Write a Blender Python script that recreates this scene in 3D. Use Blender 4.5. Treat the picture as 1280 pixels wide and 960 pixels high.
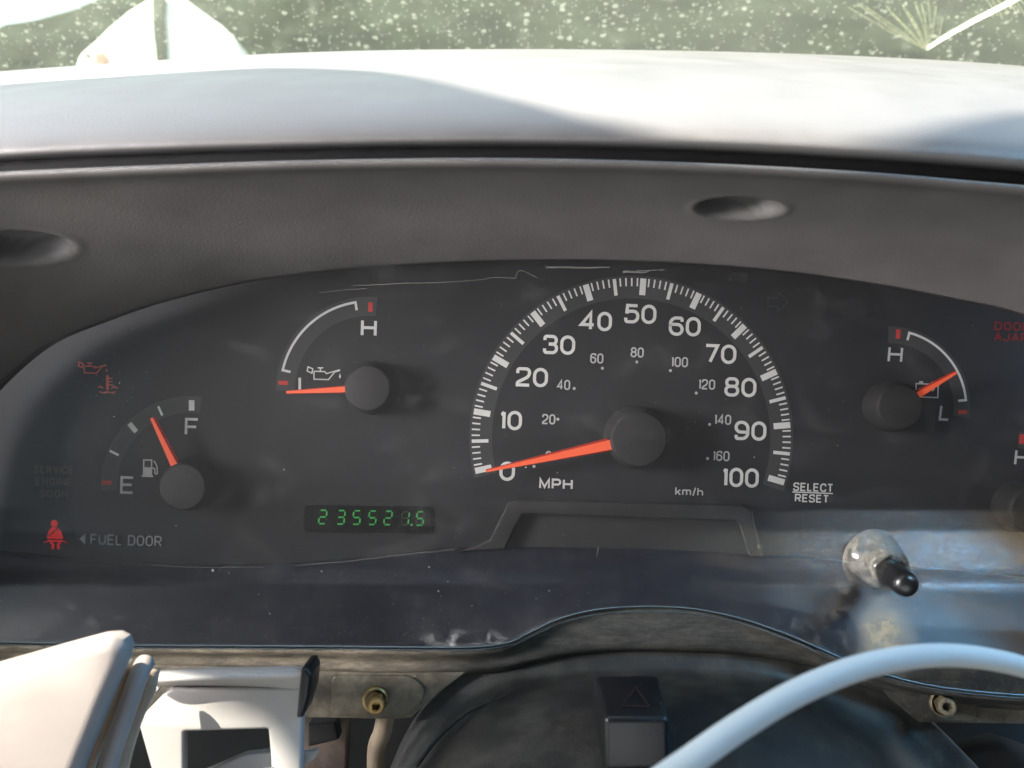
import bpy, bmesh, math, random
from mathutils import Vector, Matrix
random.seed(7)
R = math.radians
for o in list(bpy.data.objects):
    bpy.data.objects.remove(o)
SC = bpy.context.scene
COL = SC.collection

# ------------------------------------------------------------------ frame, camera, light, exposure
# Everything is measured in a frame tilted with the instrument face: x right, y away from the driver, z up the face.
D = 0.29                                   # eye to instrument face, metres
K = math.tan(R(31)) / 640
PITCH = R(-20)
F = Matrix.Rotation(PITCH, 4, 'X')

def P(px, py, y):
    s = K * (D + y)
    return Vector(((px - 640) * s, y, (480 - py) * s))

cam_d = bpy.data.cameras.new('camera')
cam = bpy.data.objects.new('camera', cam_d); COL.objects.link(cam)
cam.matrix_world = F @ Matrix.Translation((0, -D, 0)) @ Matrix.Rotation(R(90), 4, 'X')
cam_d.sensor_width = 36; cam_d.lens = 18 / math.tan(R(31))
cam_d.clip_start = 0.01; cam_d.clip_end = 200
cam_d.dof.use_dof = True; cam_d.dof.focus_distance = D - 0.004; cam_d.dof.aperture_fstop = 15
SC.camera = cam

w = bpy.data.worlds.new('World'); SC.world = w; w.use_nodes = True
bg = w.node_tree.nodes['Background']
bg.inputs[0].default_value = (0.78, 0.90, 1.0, 1); bg.inputs[1].default_value = 0.40

SUN = Vector((-0.50, -0.42, 0.76)).normalized()      # towards the sun, in the frame
sd = bpy.data.lights.new('sun', 'SUN'); sd.energy = 3.3; sd.angle = R(0.5); sd.color = (1, .93, .80)
so = bpy.data.objects.new('sun', sd); COL.objects.link(so)
so.matrix_world = F @ SUN.to_track_quat('Z', 'Y').to_matrix().to_4x4()

def area(name, pos, aim, sx, sy, power, color, spread=180):
    l = bpy.data.lights.new(name, 'AREA'); l.shape = 'RECTANGLE'; l.size = sx; l.size_y = sy
    l.energy = power; l.color = color; l.spread = R(spread)
    o = bpy.data.objects.new(name, l); COL.objects.link(o)
    d = (Vector(aim) - Vector(pos)).normalized()
    o.matrix_world = F @ Matrix.Translation(pos) @ (-d).to_track_quat('Z', 'Y').to_matrix().to_4x4()
    return o
area('driver_window_light', (-0.45, -0.22, 0.06), (-0.06, 0, 0.035), 0.14, 0.16, 0.17, (1, .94, .92), 40)
area('lower_fill_light', (0.0, -0.80, -0.52), (0.0, 0, 0.02), 0.7, 0.4, 0.33, (.96, .97, 1.0))  # added fill lamp from below, in place of floor bounce
area('passenger_sky_light', (0.70, -0.12, 0.34), (0.20, -.06, 0.07), 0.22, 0.20, 0.035, (.10, .50, 1.0), 30)
area('passenger_window_light', (0.80, -0.62, 0.57), (0.235, -.02, -0.07), 0.26, 0.26, 0.036, (.08, .48, .90), 16)
area('warm_reflection_light', (0.54, -0.62, 0.55), (0.175, -.02, -0.068), 0.09, 0.28, 0.0070, (1.0, .80, .50), 18)  # added warm lamp, mirrored in the lens like a sunlit pillar

vs = SC.view_settings
vs.view_transform = 'Standard'; vs.look = 'None'; vs.exposure = 2.9; vs.gamma = 1; vs.use_curve_mapping = False
SC.render.engine = 'CYCLES'

# ------------------------------------------------------------------ materials
class NT:
    def __init__(s, name):
        s.m = bpy.data.materials.new(name); s.m.use_nodes = True
        s.t = s.m.node_tree; s.t.nodes.clear()
        s.out = s.t.nodes.new('ShaderNodeOutputMaterial')
        s.co = s.t.nodes.new('ShaderNodeTexCoord').outputs['Object']
    def n(s, k, **p):
        q = s.t.nodes.new(k)
        for a, b in p.items(): setattr(q, a, b)
        return q
    def l(s, a, b): s.t.links.new(a, b)
    def noise(s, scale, detail=4, rough=.55, vec=None, dist=0):
        q = s.n('ShaderNodeTexNoise'); q.inputs['Scale'].default_value = scale
        q.inputs['Detail'].default_value = detail; q.inputs['Roughness'].default_value = rough
        q.inputs['Distortion'].default_value = dist
        s.l(vec or s.co, q.inputs['Vector']); return q.outputs['Fac']
    def stretch(s, sx, sy, sz):
        q = s.n('ShaderNodeMapping'); q.inputs['Scale'].default_value = (sx, sy, sz)
        s.l(s.co, q.inputs['Vector']); return q.outputs['Vector']
    def ramp(s, f, a, b, lo=0., hi=1.):
        q = s.n('ShaderNodeMapRange'); q.interpolation_type = 'SMOOTHSTEP'
        q.inputs['From Min'].default_value = a; q.inputs['From Max'].default_value = b
        q.inputs['To Min'].default_value = lo; q.inputs['To Max'].default_value = hi
        s.l(f, q.inputs['Value']); return q.outputs['Result']
    def math(s, op, a, b=None):
        q = s.n('ShaderNodeMath', operation=op)
        for i, v in enumerate((a, b)):
            if v is None: continue
            if hasattr(v, 'is_linked'): s.l(v, q.inputs[i])
            else: q.inputs[i].default_value = v
        return q.outputs[0]
    def mix(s, f, a, b):
        q = s.n('ShaderNodeMix', data_type='RGBA')
        for i, v in ((0, f), (6, a), (7, b)):
            if hasattr(v, 'is_linked'): s.l(v, q.inputs[i])
            else: q.inputs[i].default_value = v if i == 0 else (*v, 1)
        return q.outputs[2]
    def blob(s, c, rx, rz, soft=.5):
        """1 near frame point c fading out at the ellipse (rx, rz)"""
        q = s.n('ShaderNodeMapping'); q.vector_type = 'TEXTURE'
        q.inputs['Location'].default_value = Vector(c) - P(640, 800, -.01); q.inputs['Scale'].default_value = (rx, 10, rz)
        s.l(s.co, q.inputs['Vector'])
        d = s.n('ShaderNodeVectorMath', operation='LENGTH'); s.l(q.outputs['Vector'], d.inputs[0])
        return s.ramp(d.outputs['Value'], 1, soft * .2, 0, 1)
    def bump(s, h, strength, dist):
        q = s.n('ShaderNodeBump'); q.inputs['Strength'].default_value = strength
        q.inputs['Distance'].default_value = dist; s.l(h, q.inputs['Height']); return q.outputs['Normal']
    def principled(s, col, rough=.6, spec=.5, normal=None, metal=0, emit=None, estr=0, coat=0):
        q = s.n('ShaderNodeBsdfPrincipled')
        for nm, v in (('Base Color', col), ('Roughness', rough)):
            if hasattr(v, 'is_linked'): s.l(v, q.inputs[nm])
            else: q.inputs[nm].default_value = (*v, 1) if nm == 'Base Color' else v
        q.inputs['Specular IOR Level'].default_value = spec; q.inputs['Metallic'].default_value = metal
        q.inputs['Coat Weight'].default_value = coat
        if emit: q.inputs['Emission Color'].default_value = (*emit, 1); q.inputs['Emission Strength'].default_value = estr
        if normal: s.l(normal, q.inputs['Normal'])
        s.l(q.outputs[0], s.out.inputs[0]); return q

def plastic(name, col, rough=.6, grain=1500, gstr=.35, gdist=.0002, var=.25, spec=.4, dust=None, dust_amt=0):
    t = NT(name)
    a = t.noise(35, 5); b = t.noise(grain, 2)
    dark = tuple(c * (1 - var) for c in col); light = tuple(c * (1 + var) for c in col)
    c = t.mix(t.ramp(a, .3, .7), dark, light)
    if dust:
        f = t.math('MULTIPLY', t.ramp(t.noise(90, 8, .7), .42, .68), dust_amt)
        sp = t.math('MULTIPLY', t.ramp(t.noise(900, 3, .6), .66, .74), min(1, dust_amt * 1.3))
        c = t.mix(t.math('MAXIMUM', f, sp), c, dust)
    t.principled(c, t.ramp(a, .2, .8, rough - .08, rough + .08), spec, t.bump(b, gstr, gdist)); return t.m

M = {}
M['dash'] = plastic('grained grey vinyl', (.100, .097, .096), .45, 1800, .45, .0002, .06, .55)
M['brow'] = plastic('matt hood plastic', (.084, .080, .078), .62, 1500, .35, .0002, .10, .35)
M['seam'] = plastic('black seam rubber', (.008, .008, .009), .8)
M['face'] = plastic('black instrument face', (.0235, .0245, .028), .75, 3000, .25, .0001, .12, .3)
M['band'] = plastic('dark grey printed band', (.050, .051, .053), .75, 3000, .2, .0001, .06, .3)
M['ink'] = plastic('white printed ink', (.68, .68, .66), .7, 3000, .1, .0001, .06, .3)
M['ink_dim'] = plastic('grey printed ink', (.50, .505, .50), .7, 3000, .1, .0001, .06, .3)
M['hub'] = plastic('matt black hub plastic', (.025, .0245, .025), .6, 2600, .6, .0002, .1, .4)
M['frame'] = plastic('black housing plastic', (.036, .035, .034), .55, 1800, .5, .0002, .12, .4)
M['lower'] = plastic('glossy black housing', (.014, .016, .027), .34, 1800, .10, .0001, .15, .4, (.10, .10, .09), .12)
M['slot'] = plastic('black plastic and gap shade', (.004, .004, .004), .8)  # black parts, and the shade behind the gap under the cluster
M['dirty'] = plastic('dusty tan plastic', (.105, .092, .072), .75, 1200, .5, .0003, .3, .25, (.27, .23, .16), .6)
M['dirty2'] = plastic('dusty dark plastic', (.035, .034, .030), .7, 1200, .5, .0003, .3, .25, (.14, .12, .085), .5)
M['shroud'] = plastic('worn black column plastic', (.012, .0125, .012), .55, 1400, .5, .0002, .12, .4, (.085, .083, .070), .26)
M['button'] = plastic('black switch plastic', (.006, .007, .008), .36, 1500, .25, .0002, .15, .35)
M['pad'] = plastic('grained light grey vinyl', (.205, .180, .165), .6, 2200, .4, .0002, .06, .4)
M['rail'] = plastic('beige trim plastic', (.27, .21, .15), .55, 900, .4, .0003, .2, .4, (.12, .08, .05), .3)
M['bracket'] = plastic('painted grey metal', (.30, .29, .28), .45, 900, .15, .0002, .08, .5)
M['inner'] = plastic('dusty brown inner structure', (.10, .075, .060), .8, 900, .4, .0003, .35, .3, (.03, .02, .02), .6)
M['cable'] = plastic('pale smooth sheath', (.43, .465, .475), .75, 1200, .12, .0002, .04, .25)
M['tip'] = plastic('gloss black reset knob', (.006, .006, .007), .28, 1500, .05, .0001, .05, .6)

def lamp_ink(name, col, em, es):
    t = NT(name); t.principled(col, .6, .3, None, 0, em, es); return t.m
M['needle'] = lamp_ink('orange needle glow', (.80, .13, .055), (1, .1, .03), .035)  # lit needle top: slight glow put into the colour
M['needle_side'] = lamp_ink('red needle side glow', (.42, .030, .02), (1, .04, .02), .01)  # darker needle sides, with a faint glow added
M['red'] = plastic('red printed ink', (.55, .05, .045), .7, 3000, .1, .0001, .05, .3)
M['red_lit'] = lamp_ink('lit red warning lamp', (.35, .015, .015), (1, .03, .03), .035)
M['red_dim'] = plastic('unlit red warning print', (.34, .055, .055), .7, 3000, .1, .0001, .1, .3)
M['red_dark'] = plastic('dark red warning print', (.20, .012, .016), .7, 3000, .1, .0001, .1, .3)
M['amber_dim'] = plastic('unlit amber warning print', (.050, .038, .030), .7, 3000, .1, .0001, .1, .3)
M['ghost'] = plastic('unlit arrow print', (.034, .044, .045), .7, 3000, .1, .0001, .1, .3)
M['odo'] = plastic('odometer window', (.003, .005, .005), .3, 3000, .05, .0001, .1, .4)
M['digit'] = lamp_ink('green vacuum fluorescent segment', (.04, .22, .06), (.10, 1, .16), .022)
M['digit_off'] = lamp_ink('unlit segment', (.012, .020, .014), (.1, 1, .1), .0012)
M['scratch'] = plastic('pale scratch', (.045, .045, .043), .8, 2000, .2, .0001, .2, .2)
M['dust_sparkle'] = plastic('dust and sparkle grain', (.17, .165, .15), .8, 2000, .2, .0001, .2, .2)  # dust on the lens, and the sparkle dots in the glare

def brass():
    t = NT('dull yellow zinc screw')
    a = t.noise(400, 6, .7)
    c = t.mix(t.ramp(a, .35, .65), (.22, .13, .045), (.50, .36, .15))
    t.principled(c, t.ramp(a, .3, .7, .25, .6), .5, t.bump(a, .4, .0003), .75); return t.m
M['screw'] = brass()
def brass2():
    t = NT('dusty screw')
    a = t.noise(500, 6, .7)
    c = t.mix(t.ramp(a, .35, .65), (.055, .044, .028), (.15, .12, .075))
    t.principled(c, .65, .4, t.bump(a, .4, .0003), .3); return t.m
M['screw_dusty'] = brass2()

def lens_mat():
    t = NT('dusty clear lens')
    tr = t.n('ShaderNodeBsdfTransparent'); tr.inputs[0].default_value = (.97, .97, .97, 1)
    gl = t.n('ShaderNodeBsdfGlossy'); gl.inputs['Roughness'].default_value = .09
    grit = t.noise(2200, 3, .7); t.l(t.bump(grit, .36, .0002), gl.inputs['Normal'])
    fr = t.n('ShaderNodeFresnel'); fr.inputs[0].default_value = 1.45
    m1 = t.n('ShaderNodeMixShader'); t.l(t.math('MULTIPLY', fr.outputs[0], .75), m1.inputs[0]); t.l(tr.outputs[0], m1.inputs[1]); t.l(gl.outputs[0], m1.inputs[2])
    g2 = t.n('ShaderNodeBsdfGlossy'); g2.inputs['Roughness'].default_value = .36; g2.inputs[0].default_value = (1, 1, 1, 1)
    m0 = t.n('ShaderNodeMixShader'); m0.inputs[0].default_value = .010; t.l(m1.outputs[0], m0.inputs[1]); t.l(g2.outputs[0], m0.inputs[2]); m1 = m0
    df = t.n('ShaderNodeBsdfDiffuse')
    tan = t.blob(P(1100, 790, -.027), .0125, .0150)
    t.l(t.mix(t.math('MULTIPLY', tan, 1), (.30, .30, .30), (.42, .36, .24)), df.inputs[0])
    # film of haze, smears, specks, tide mark of dirt along the bottom edge
    film = t.ramp(t.noise(14, 4), .25, .75, .008, .026)
    wipe = t.ramp(t.noise(70, 6, .65, t.stretch(.8, 1, 1.1), .6), .50, .78, 0, .035)
    sm = t.noise(190, 8, .75)
    low = t.blob(P(1060, 745, -.02), .034, .020)
    cen = t.blob(P(900, 790, -.027), .075, .010)
    edge1 = t.blob(P(590, 800, -.029), .022, .0048)
    edge2 = t.blob(P(690, 785, -.029), .014, .0042)
    ll = t.blob(P(120, 760, -.02), .034, .012)
    def smear(mask, thr, amt): return t.math('MULTIPLY', t.math('MULTIPLY', mask, t.ramp(sm, thr, thr + .24)), amt)
    tot = t.math('ADD', film, wipe)
    for mk, th, am in ((low, .44, .16), (cen, .48, .22), (edge1, .44, .8), (edge2, .46, .6), (ll, .50, .22), (tan, .30, .42)):
        tot = t.math('ADD', tot, smear(mk, th, am))
    tot = t.math('ADD', tot, t.math('MULTIPLY', tan, .12))
    specks = t.ramp(t.noise(1500, 2, .5), .745, .77, 0, .45)
    tot = t.math('MINIMUM', t.math('ADD', tot, specks), .85)
    m2 = t.n('ShaderNodeMixShader'); t.l(tot, m2.inputs[0]); t.l(m1.outputs[0], m2.inputs[1]); t.l(df.outputs[0], m2.inputs[2])
    t.l(m2.outputs[0], t.out.inputs[0]); return t.m
M['lens'] = lens_mat()
def clear_mat():
    t = NT('clear moulded boss')
    tr = t.n('ShaderNodeBsdfTransparent'); tr.inputs[0].default_value = (.86, .87, .87, 1)
    gl = t.n('ShaderNodeBsdfGlossy'); gl.inputs['Roughness'].default_value = .10
    fr = t.n('ShaderNodeFresnel'); fr.inputs[0].default_value = 1.5
    m1 = t.n('ShaderNodeMixShader'); t.l(fr.outputs[0], m1.inputs[0]); t.l(tr.outputs[0], m1.inputs[1]); t.l(gl.outputs[0], m1.inputs[2])
    df = t.n('ShaderNodeBsdfDiffuse'); df.inputs[0].default_value = (.34, .32, .27, 1)
    m2 = t.n('ShaderNodeMixShader'); t.l(t.ramp(t.noise(260, 6, .7), .36, .70, .10, .50), m2.inputs[0])
    t.l(m1.outputs[0], m2.inputs[1]); t.l(df.outputs[0], m2.inputs[2]); t.l(m2.outputs[0], t.out.inputs[0]); return t.m
M['clear'] = clear_mat()
t = NT('lens edge with highlight tint'); t.principled((.06, .085, .10), .2, .5, t.bump(t.noise(300, 3), .3, .0003)); M['lens_edge'] = t.m  # bluish base colour stands in for light caught along the clear edge

def windshield_mat():
    t = NT('dusty windshield glass')
    tr = t.n('ShaderNodeBsdfTransparent'); tr.inputs[0].default_value = (.80, .84, .78, 1)
    df = t.n('ShaderNodeBsdfDiffuse'); df.inputs[0].default_value = (.55, .56, .49, 1)
    tl = t.n('ShaderNodeBsdfTranslucent'); tl.inputs[0].default_value = (.55, .56, .49, 1)
    ad = t.n('ShaderNodeMixShader'); ad.inputs[0].default_value = .5
    t.l(df.outputs[0], ad.inputs[1]); t.l(tl.outputs[0], ad.inputs[2])
    def spots(scale, thr, rnd, sx=1.):
        v = t.n('ShaderNodeTexVoronoi'); v.inputs['Scale'].default_value = scale
        nz = t.n('ShaderNodeTexNoise'); nz.inputs['Scale'].default_value = scale * 1.3; t.l(t.co, nz.inputs['Vector'])
        mx = t.n('ShaderNodeVectorMath', operation='MULTIPLY_ADD'); mx.inputs[1].default_value = (.5 / scale,) * 3
        t.l(nz.outputs['Color'], mx.inputs[0]); t.l(t.stretch(sx, 1, 1), mx.inputs[2]); t.l(mx.outputs[0], v.inputs['Vector'])
        sep = t.n('ShaderNodeSeparateColor'); t.l(v.outputs['Color'], sep.inputs[0])
        rad = t.math('MULTIPLY', t.ramp(sep.outputs[0], 1 - rnd, 1, 0, 1), thr)
        d = t.math('SUBTRACT', rad, v.outputs['Distance'])
        return t.ramp(d, -.02, .12, 0, 1)
    film = t.ramp(t.noise(9, 5), .3, .7, .045, .10)
    s1 = t.math('MULTIPLY', spots(215, .40, .34, .8), .42)
    s2 = t.math('MULTIPLY', spots(420, .38, .38), .36)
    st = t.math('MULTIPLY', t.ramp(t.noise(60, 6, .7, t.stretch(1.4, 1, .5)), .55, .8), .22)
    tot = t.math('MINIMUM', t.math('ADD', t.math('ADD', film, st), t.math('ADD', s1, s2)), .9)
    m = t.n('ShaderNodeMixShader'); t.l(tot, m.inputs[0]); t.l(tr.outputs[0], m.inputs[1]); t.l(ad.outputs[0], m.inputs[2])
    t.l(m.outputs[0], t.out.inputs[0]); return t.m
M['windshield'] = windshield_mat()
def glow_scratch():
    t = NT('bright glass fracture')
    df = t.n('ShaderNodeBsdfDiffuse'); df.inputs[0].default_value = (.9, .92, .85, 1)
    tl = t.n('ShaderNodeBsdfTranslucent'); tl.inputs[0].default_value = (.9, .92, .85, 1)
    a = t.n('ShaderNodeAddShader'); t.l(df.outputs[0], a.inputs[0]); t.l(tl.outputs[0], a.inputs[1])
    t.l(a.outputs[0], t.out.inputs[0]); return t.m
M['fracture'] = glow_scratch()
t = NT('faint glass scratch'); tr = t.n('ShaderNodeBsdfTransparent'); df = t.n('ShaderNodeBsdfDiffuse'); df.inputs[0].default_value = (.85, .9, .65, 1)
mm = t.n('ShaderNodeMixShader'); t.l(t.ramp(t.noise(300, 4), .35, .65, .5, .95), mm.inputs[0]); t.l(tr.outputs[0], mm.inputs[1]); t.l(df.outputs[0], mm.inputs[2]); t.l(mm.outputs[0], t.out.inputs[0]); M['fan'] = t.m
t = NT('dark scrub hillside'); t.principled(t.mix(t.ramp(t.noise(1.3, 7, .65), .4, .62), (.006, .007, .006), (.022, .025, .018)), .9, .2); M['hill'] = t.m
t = NT('gravel lot'); t.principled(t.mix(t.ramp(t.noise(6, 7, .7), .4, .62), (.10, .10, .08), (.22, .21, .17)), .9, .2); M['gravel'] = t.m
M['white'] = plastic('white paint', (.82, .82, .80), .4, 200, .0, .0001, .02, .5)
M['glassdark'] = plastic('dark window gap', (.006, .008, .005), .6, 100, .1, .001, .3, .5)
M['tail'] = plastic('red light cover', (.75, .16, .13), .4, 200, .0, .0001, .02, .5)
M['cab'] = plastic('grey cab trim', (.045, .045, .048), .7, 600, .2, .0003, .1, .4)

# ------------------------------------------------------------------ object helpers
def setp(o, label=None, cat=None, group=None, kind=None):
    if label: o['label'] = label
    if cat: o['category'] = cat
    if group: o['group'] = group
    if kind: o['kind'] = kind
    return o
ORG = {}
def thing(name, label, cat, loc=(0, 0, 0), group=None):
    o = bpy.data.objects.new(name, None); COL.objects.link(o); o.empty_display_size = .01
    o.matrix_world = F @ Matrix.Translation(loc); ORG[o.name] = Vector(loc)
    return setp(o, label, cat, group)
def root_of(o):
    while o.parent: o = o.parent
    return o
def link(name, me, mat, parent=None, loc=None, smooth=True):
    """me holds frame coordinates; parent None = top-level thing of one mesh"""
    o = bpy.data.objects.new(name, me); COL.objects.link(o)
    if parent is None:
        c = Vector(loc) if loc is not None else Vector((0, 0, 0))
        me.transform(Matrix.Translation(-c)); o.matrix_world = F @ Matrix.Translation(c); ORG[o.name] = c
    else:
        me.transform(Matrix.Translation(-ORG[root_of(parent).name])); o.parent = parent
    if not me.materials: me.materials.append(M[mat])
    if smooth:
        for p in me.polygons: p.use_smooth = True
    return o
def mesh(vs_, fs):
    me = bpy.data.meshes.new('mesh'); me.from_pydata([tuple(v) for v in vs_], [], fs); me.update(); return me
def autosmooth(me, ang=35):
    bm = bmesh.new(); bm.from_mesh(me)
    for e in bm.edges:
        if len(e.link_faces) == 2 and e.calc_face_angle(0) > R(ang): e.smooth = False
    bm.to_mesh(me); bm.free()

def cr(p0, p1, p2, p3, t):
    return tuple(.5 * ((2 * b) + (-a + c) * t + (2 * a - 5 * b + 4 * c - d) * t * t + (-a + 3 * b - 3 * c + d) * t ** 3)
                 for a, b, c, d in zip(p0, p1, p2, p3))
def spline(pts, n):
    pts = [tuple(p) for p in pts]
    q = [tuple(2 * a - b for a, b in zip(pts[0], pts[1]))] + pts + [tuple(2 * a - b for a, b in zip(pts[-1], pts[-2]))]
    m = len(pts) - 1; out = []
    for i in range(n):
        s = i / (n - 1) * m; k = min(int(s), m - 1); out.append(cr(q[k], q[k + 1], q[k + 2], q[k + 3], s - k))
    return out
def patch(rows, nu, nv, fn=None, lin=False):
    """rows of (px,py,Y) -> grid mesh facing the driver"""
    R1 = [spline(r, nu) for r in rows]
    G = []
    for j in range(nu):
        c = [r[j] for r in R1]
        if lin:
            m = len(c) - 1; col = []
            for i in range(nv):
                s = i / (nv - 1) * m; k = min(int(s), m - 1); f = s - k
                col.append(tuple(a * (1 - f) + b * f for a, b in zip(c[k], c[k + 1])))
        else: col = spline(c, nv)
        G.append(col)
    vs_ = []
    for j in range(nu):
        for i in range(nv):
            v = P(*G[j][i])
            if fn: v = fn(v, G[j][i])
            vs_.append(v)
    fs = [(j * nv + i, j * nv + i + 1, (j + 1) * nv + i + 1, (j + 1) * nv + i) for j in range(nu - 1) for i in range(nv - 1)]
    return mesh(vs_, fs)
def solidify(o, th):
    m = o.modifiers.new('thickness', 'SOLIDIFY'); m.thickness = th; m.offset = -1; return o
def prism(loops, Yf, depth, bev=.0004):
    """closed pixel loops (first outer, others holes) at depth plane Yf, extruded away from the driver"""
    cu = bpy.data.curves.new('c', 'CURVE'); cu.dimensions = '2D'; cu.fill_mode = 'BOTH'
    cu.extrude = max(depth / 2 - bev, 1e-5); cu.bevel_depth = bev; cu.bevel_resolution = 3; cu.offset = -bev
    for lp in loops:
        s = cu.splines.new('POLY'); s.points.add(len(lp) - 1); s.use_cyclic_u = True
        for p, q in zip(s.points, lp):
            v = P(q[0], q[1], Yf); p.co = (v.x, v.z, 0, 1)
    ob = bpy.data.objects.new('tmp', cu); COL.objects.link(ob)
    me = bpy.data.meshes.new_from_object(ob, depsgraph=bpy.context.evaluated_depsgraph_get())
    bpy.data.objects.remove(ob); bpy.data.curves.remove(cu)
    for v in me.vertices:
        x, z, e = v.co; v.co = (x, Yf + depth / 2 - e, z)
    bm = bmesh.new(); bm.from_mesh(me); bmesh.ops.remove_doubles(bm, verts=bm.verts, dist=1e-6)
    bmesh.ops.recalc_face_normals(bm, faces=bm.faces); bm.to_mesh(me); bm.free()
    autosmooth(me, 40); return me
def roundloop(pts, r, n=5):
    out = []; m = len(pts)
    for i in range(m):
        a, b, c = Vector(pts[i - 1]), Vector(pts[i]), Vector(pts[(i + 1) % m])
        u = (a - b); v = (c - b); k = min(r, u.length * .45, v.length * .45); p = b + u.normalized() * k; q = b + v.normalized() * k
        for j in range(n + 1):
            t_ = j / n; out.append(tuple((1 - t_) ** 2 * p + 2 * t_ * (1 - t_) * b + t_ * t_ * q))
    return out
def tube(pts, rad, seg=14, caps=True):
    """pts frame vectors, rad float or list"""
    n = len(pts); rr_ = rad if isinstance(rad, (list, tuple)) else [rad] * n
    vs_ = []; fs = []; up = Vector((0, 1, 0.01))
    for i, p in enumerate(pts):
        d = (Vector(pts[min(i + 1, n - 1)]) - Vector(pts[max(i - 1, 0)])).normalized()
        a = d.cross(up).normalized(); b = a.cross(d)
        for k in range(seg):
            t_ = 2 * math.pi * k / seg; vs_.append(Vector(p) + (a * math.cos(t_) + b * math.sin(t_)) * rr_[i])
    for i in range(n - 1):
        for k in range(seg):
            fs.append((i * seg + k, i * seg + (k + 1) % seg, (i + 1) * seg + (k + 1) % seg, (i + 1) * seg + k))
    if caps: fs += [tuple(range(seg))[::-1], tuple((n - 1) * seg + k for k in range(seg))]
    return mesh(vs_, fs)
def lathe(c, axis, prof, seg=48):
    """prof list of (distance along axis, radius)"""
    ax = Vector(axis).normalized(); a = ax.orthogonal().normalized(); b = ax.cross(a); c = Vector(c)
    vs_ = []; fs = []
    for (h, r) in prof:
        for k in range(seg):
            t_ = 2 * math.pi * k / seg; vs_.append(c + ax * h + (a * math.cos(t_) + b * math.sin(t_)) * max(r, 1e-6))
    for i in range(len(prof) - 1):
        for k in range(seg):
            fs.append((i * seg + k, i * seg + (k + 1) % seg, (i + 1) * seg + (k + 1) % seg, (i + 1) * seg + k))
    me = mesh(vs_, fs)
    bm = bmesh.new(); bm.from_mesh(me); bmesh.ops.remove_doubles(bm, verts=bm.verts, dist=2e-6)
    bmesh.ops.recalc_face_normals(bm, faces=bm.faces); bm.to_mesh(me); bm.free(); autosmooth(me, 38); return me

# ---- flat print: ribbons in pixels on a depth plane
class Ink:
    def __init__(s, depth): s.v = []; s.f = []; s.depth = depth; s.k = 0
    def vert(s, x, y):
        yy = s.depth(x, y) if callable(s.depth) else s.depth
        s.v.append(P(x, y, yy - s.k * 8e-6)); return len(s.v) - 1
    def poly(s, pts):
        s.f.append([s.vert(*p) for p in pts]); s.k += 1
    def ribbon(s, pts, w, closed=False, w2=None):
        q = [Vector(p[:2]) for p in pts]
        g = [q[0]]
        for p in q[1:]:
            if (p - g[-1]).length > 1e-4: g.append(p)
        if closed and (g[0] - g[-1]).length < 1e-4: g.pop()
        q = g; n = len(q); L = []; Rr = []
        for i, p in enumerate(q):
            a = q[i - 1] if (i > 0 or closed) else None
            b = q[(i + 1) % n] if (i < n - 1 or closed) else None
            d1 = (p - a).normalized() if a is not None else (b - p).normalized()
            d2 = (b - p).normalized() if b is not None else d1
            n1 = Vector((-d1.y, d1.x)); n2 = Vector((-d2.y, d2.x)); m = (n1 + n2)
            m = m.normalized() if m.length > 1e-3 else n1
            hw = (w + ((w2 or w) - w) * i / max(1, n - 1)) / 2
            k = hw / max(.42, m.dot(n1))
            L.append(s.vert(*(p + m * k))); Rr.append(s.vert(*(p - m * k)))
        for i in range(n if closed else n - 1):
            j = (i + 1) % n; s.f.append([L[i], L[j], Rr[j], Rr[i]])
        s.k += 1
    def build(s, name, mat, parent):
        return link(name, mesh(s.v, s.f), mat, parent, smooth=False)

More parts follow.
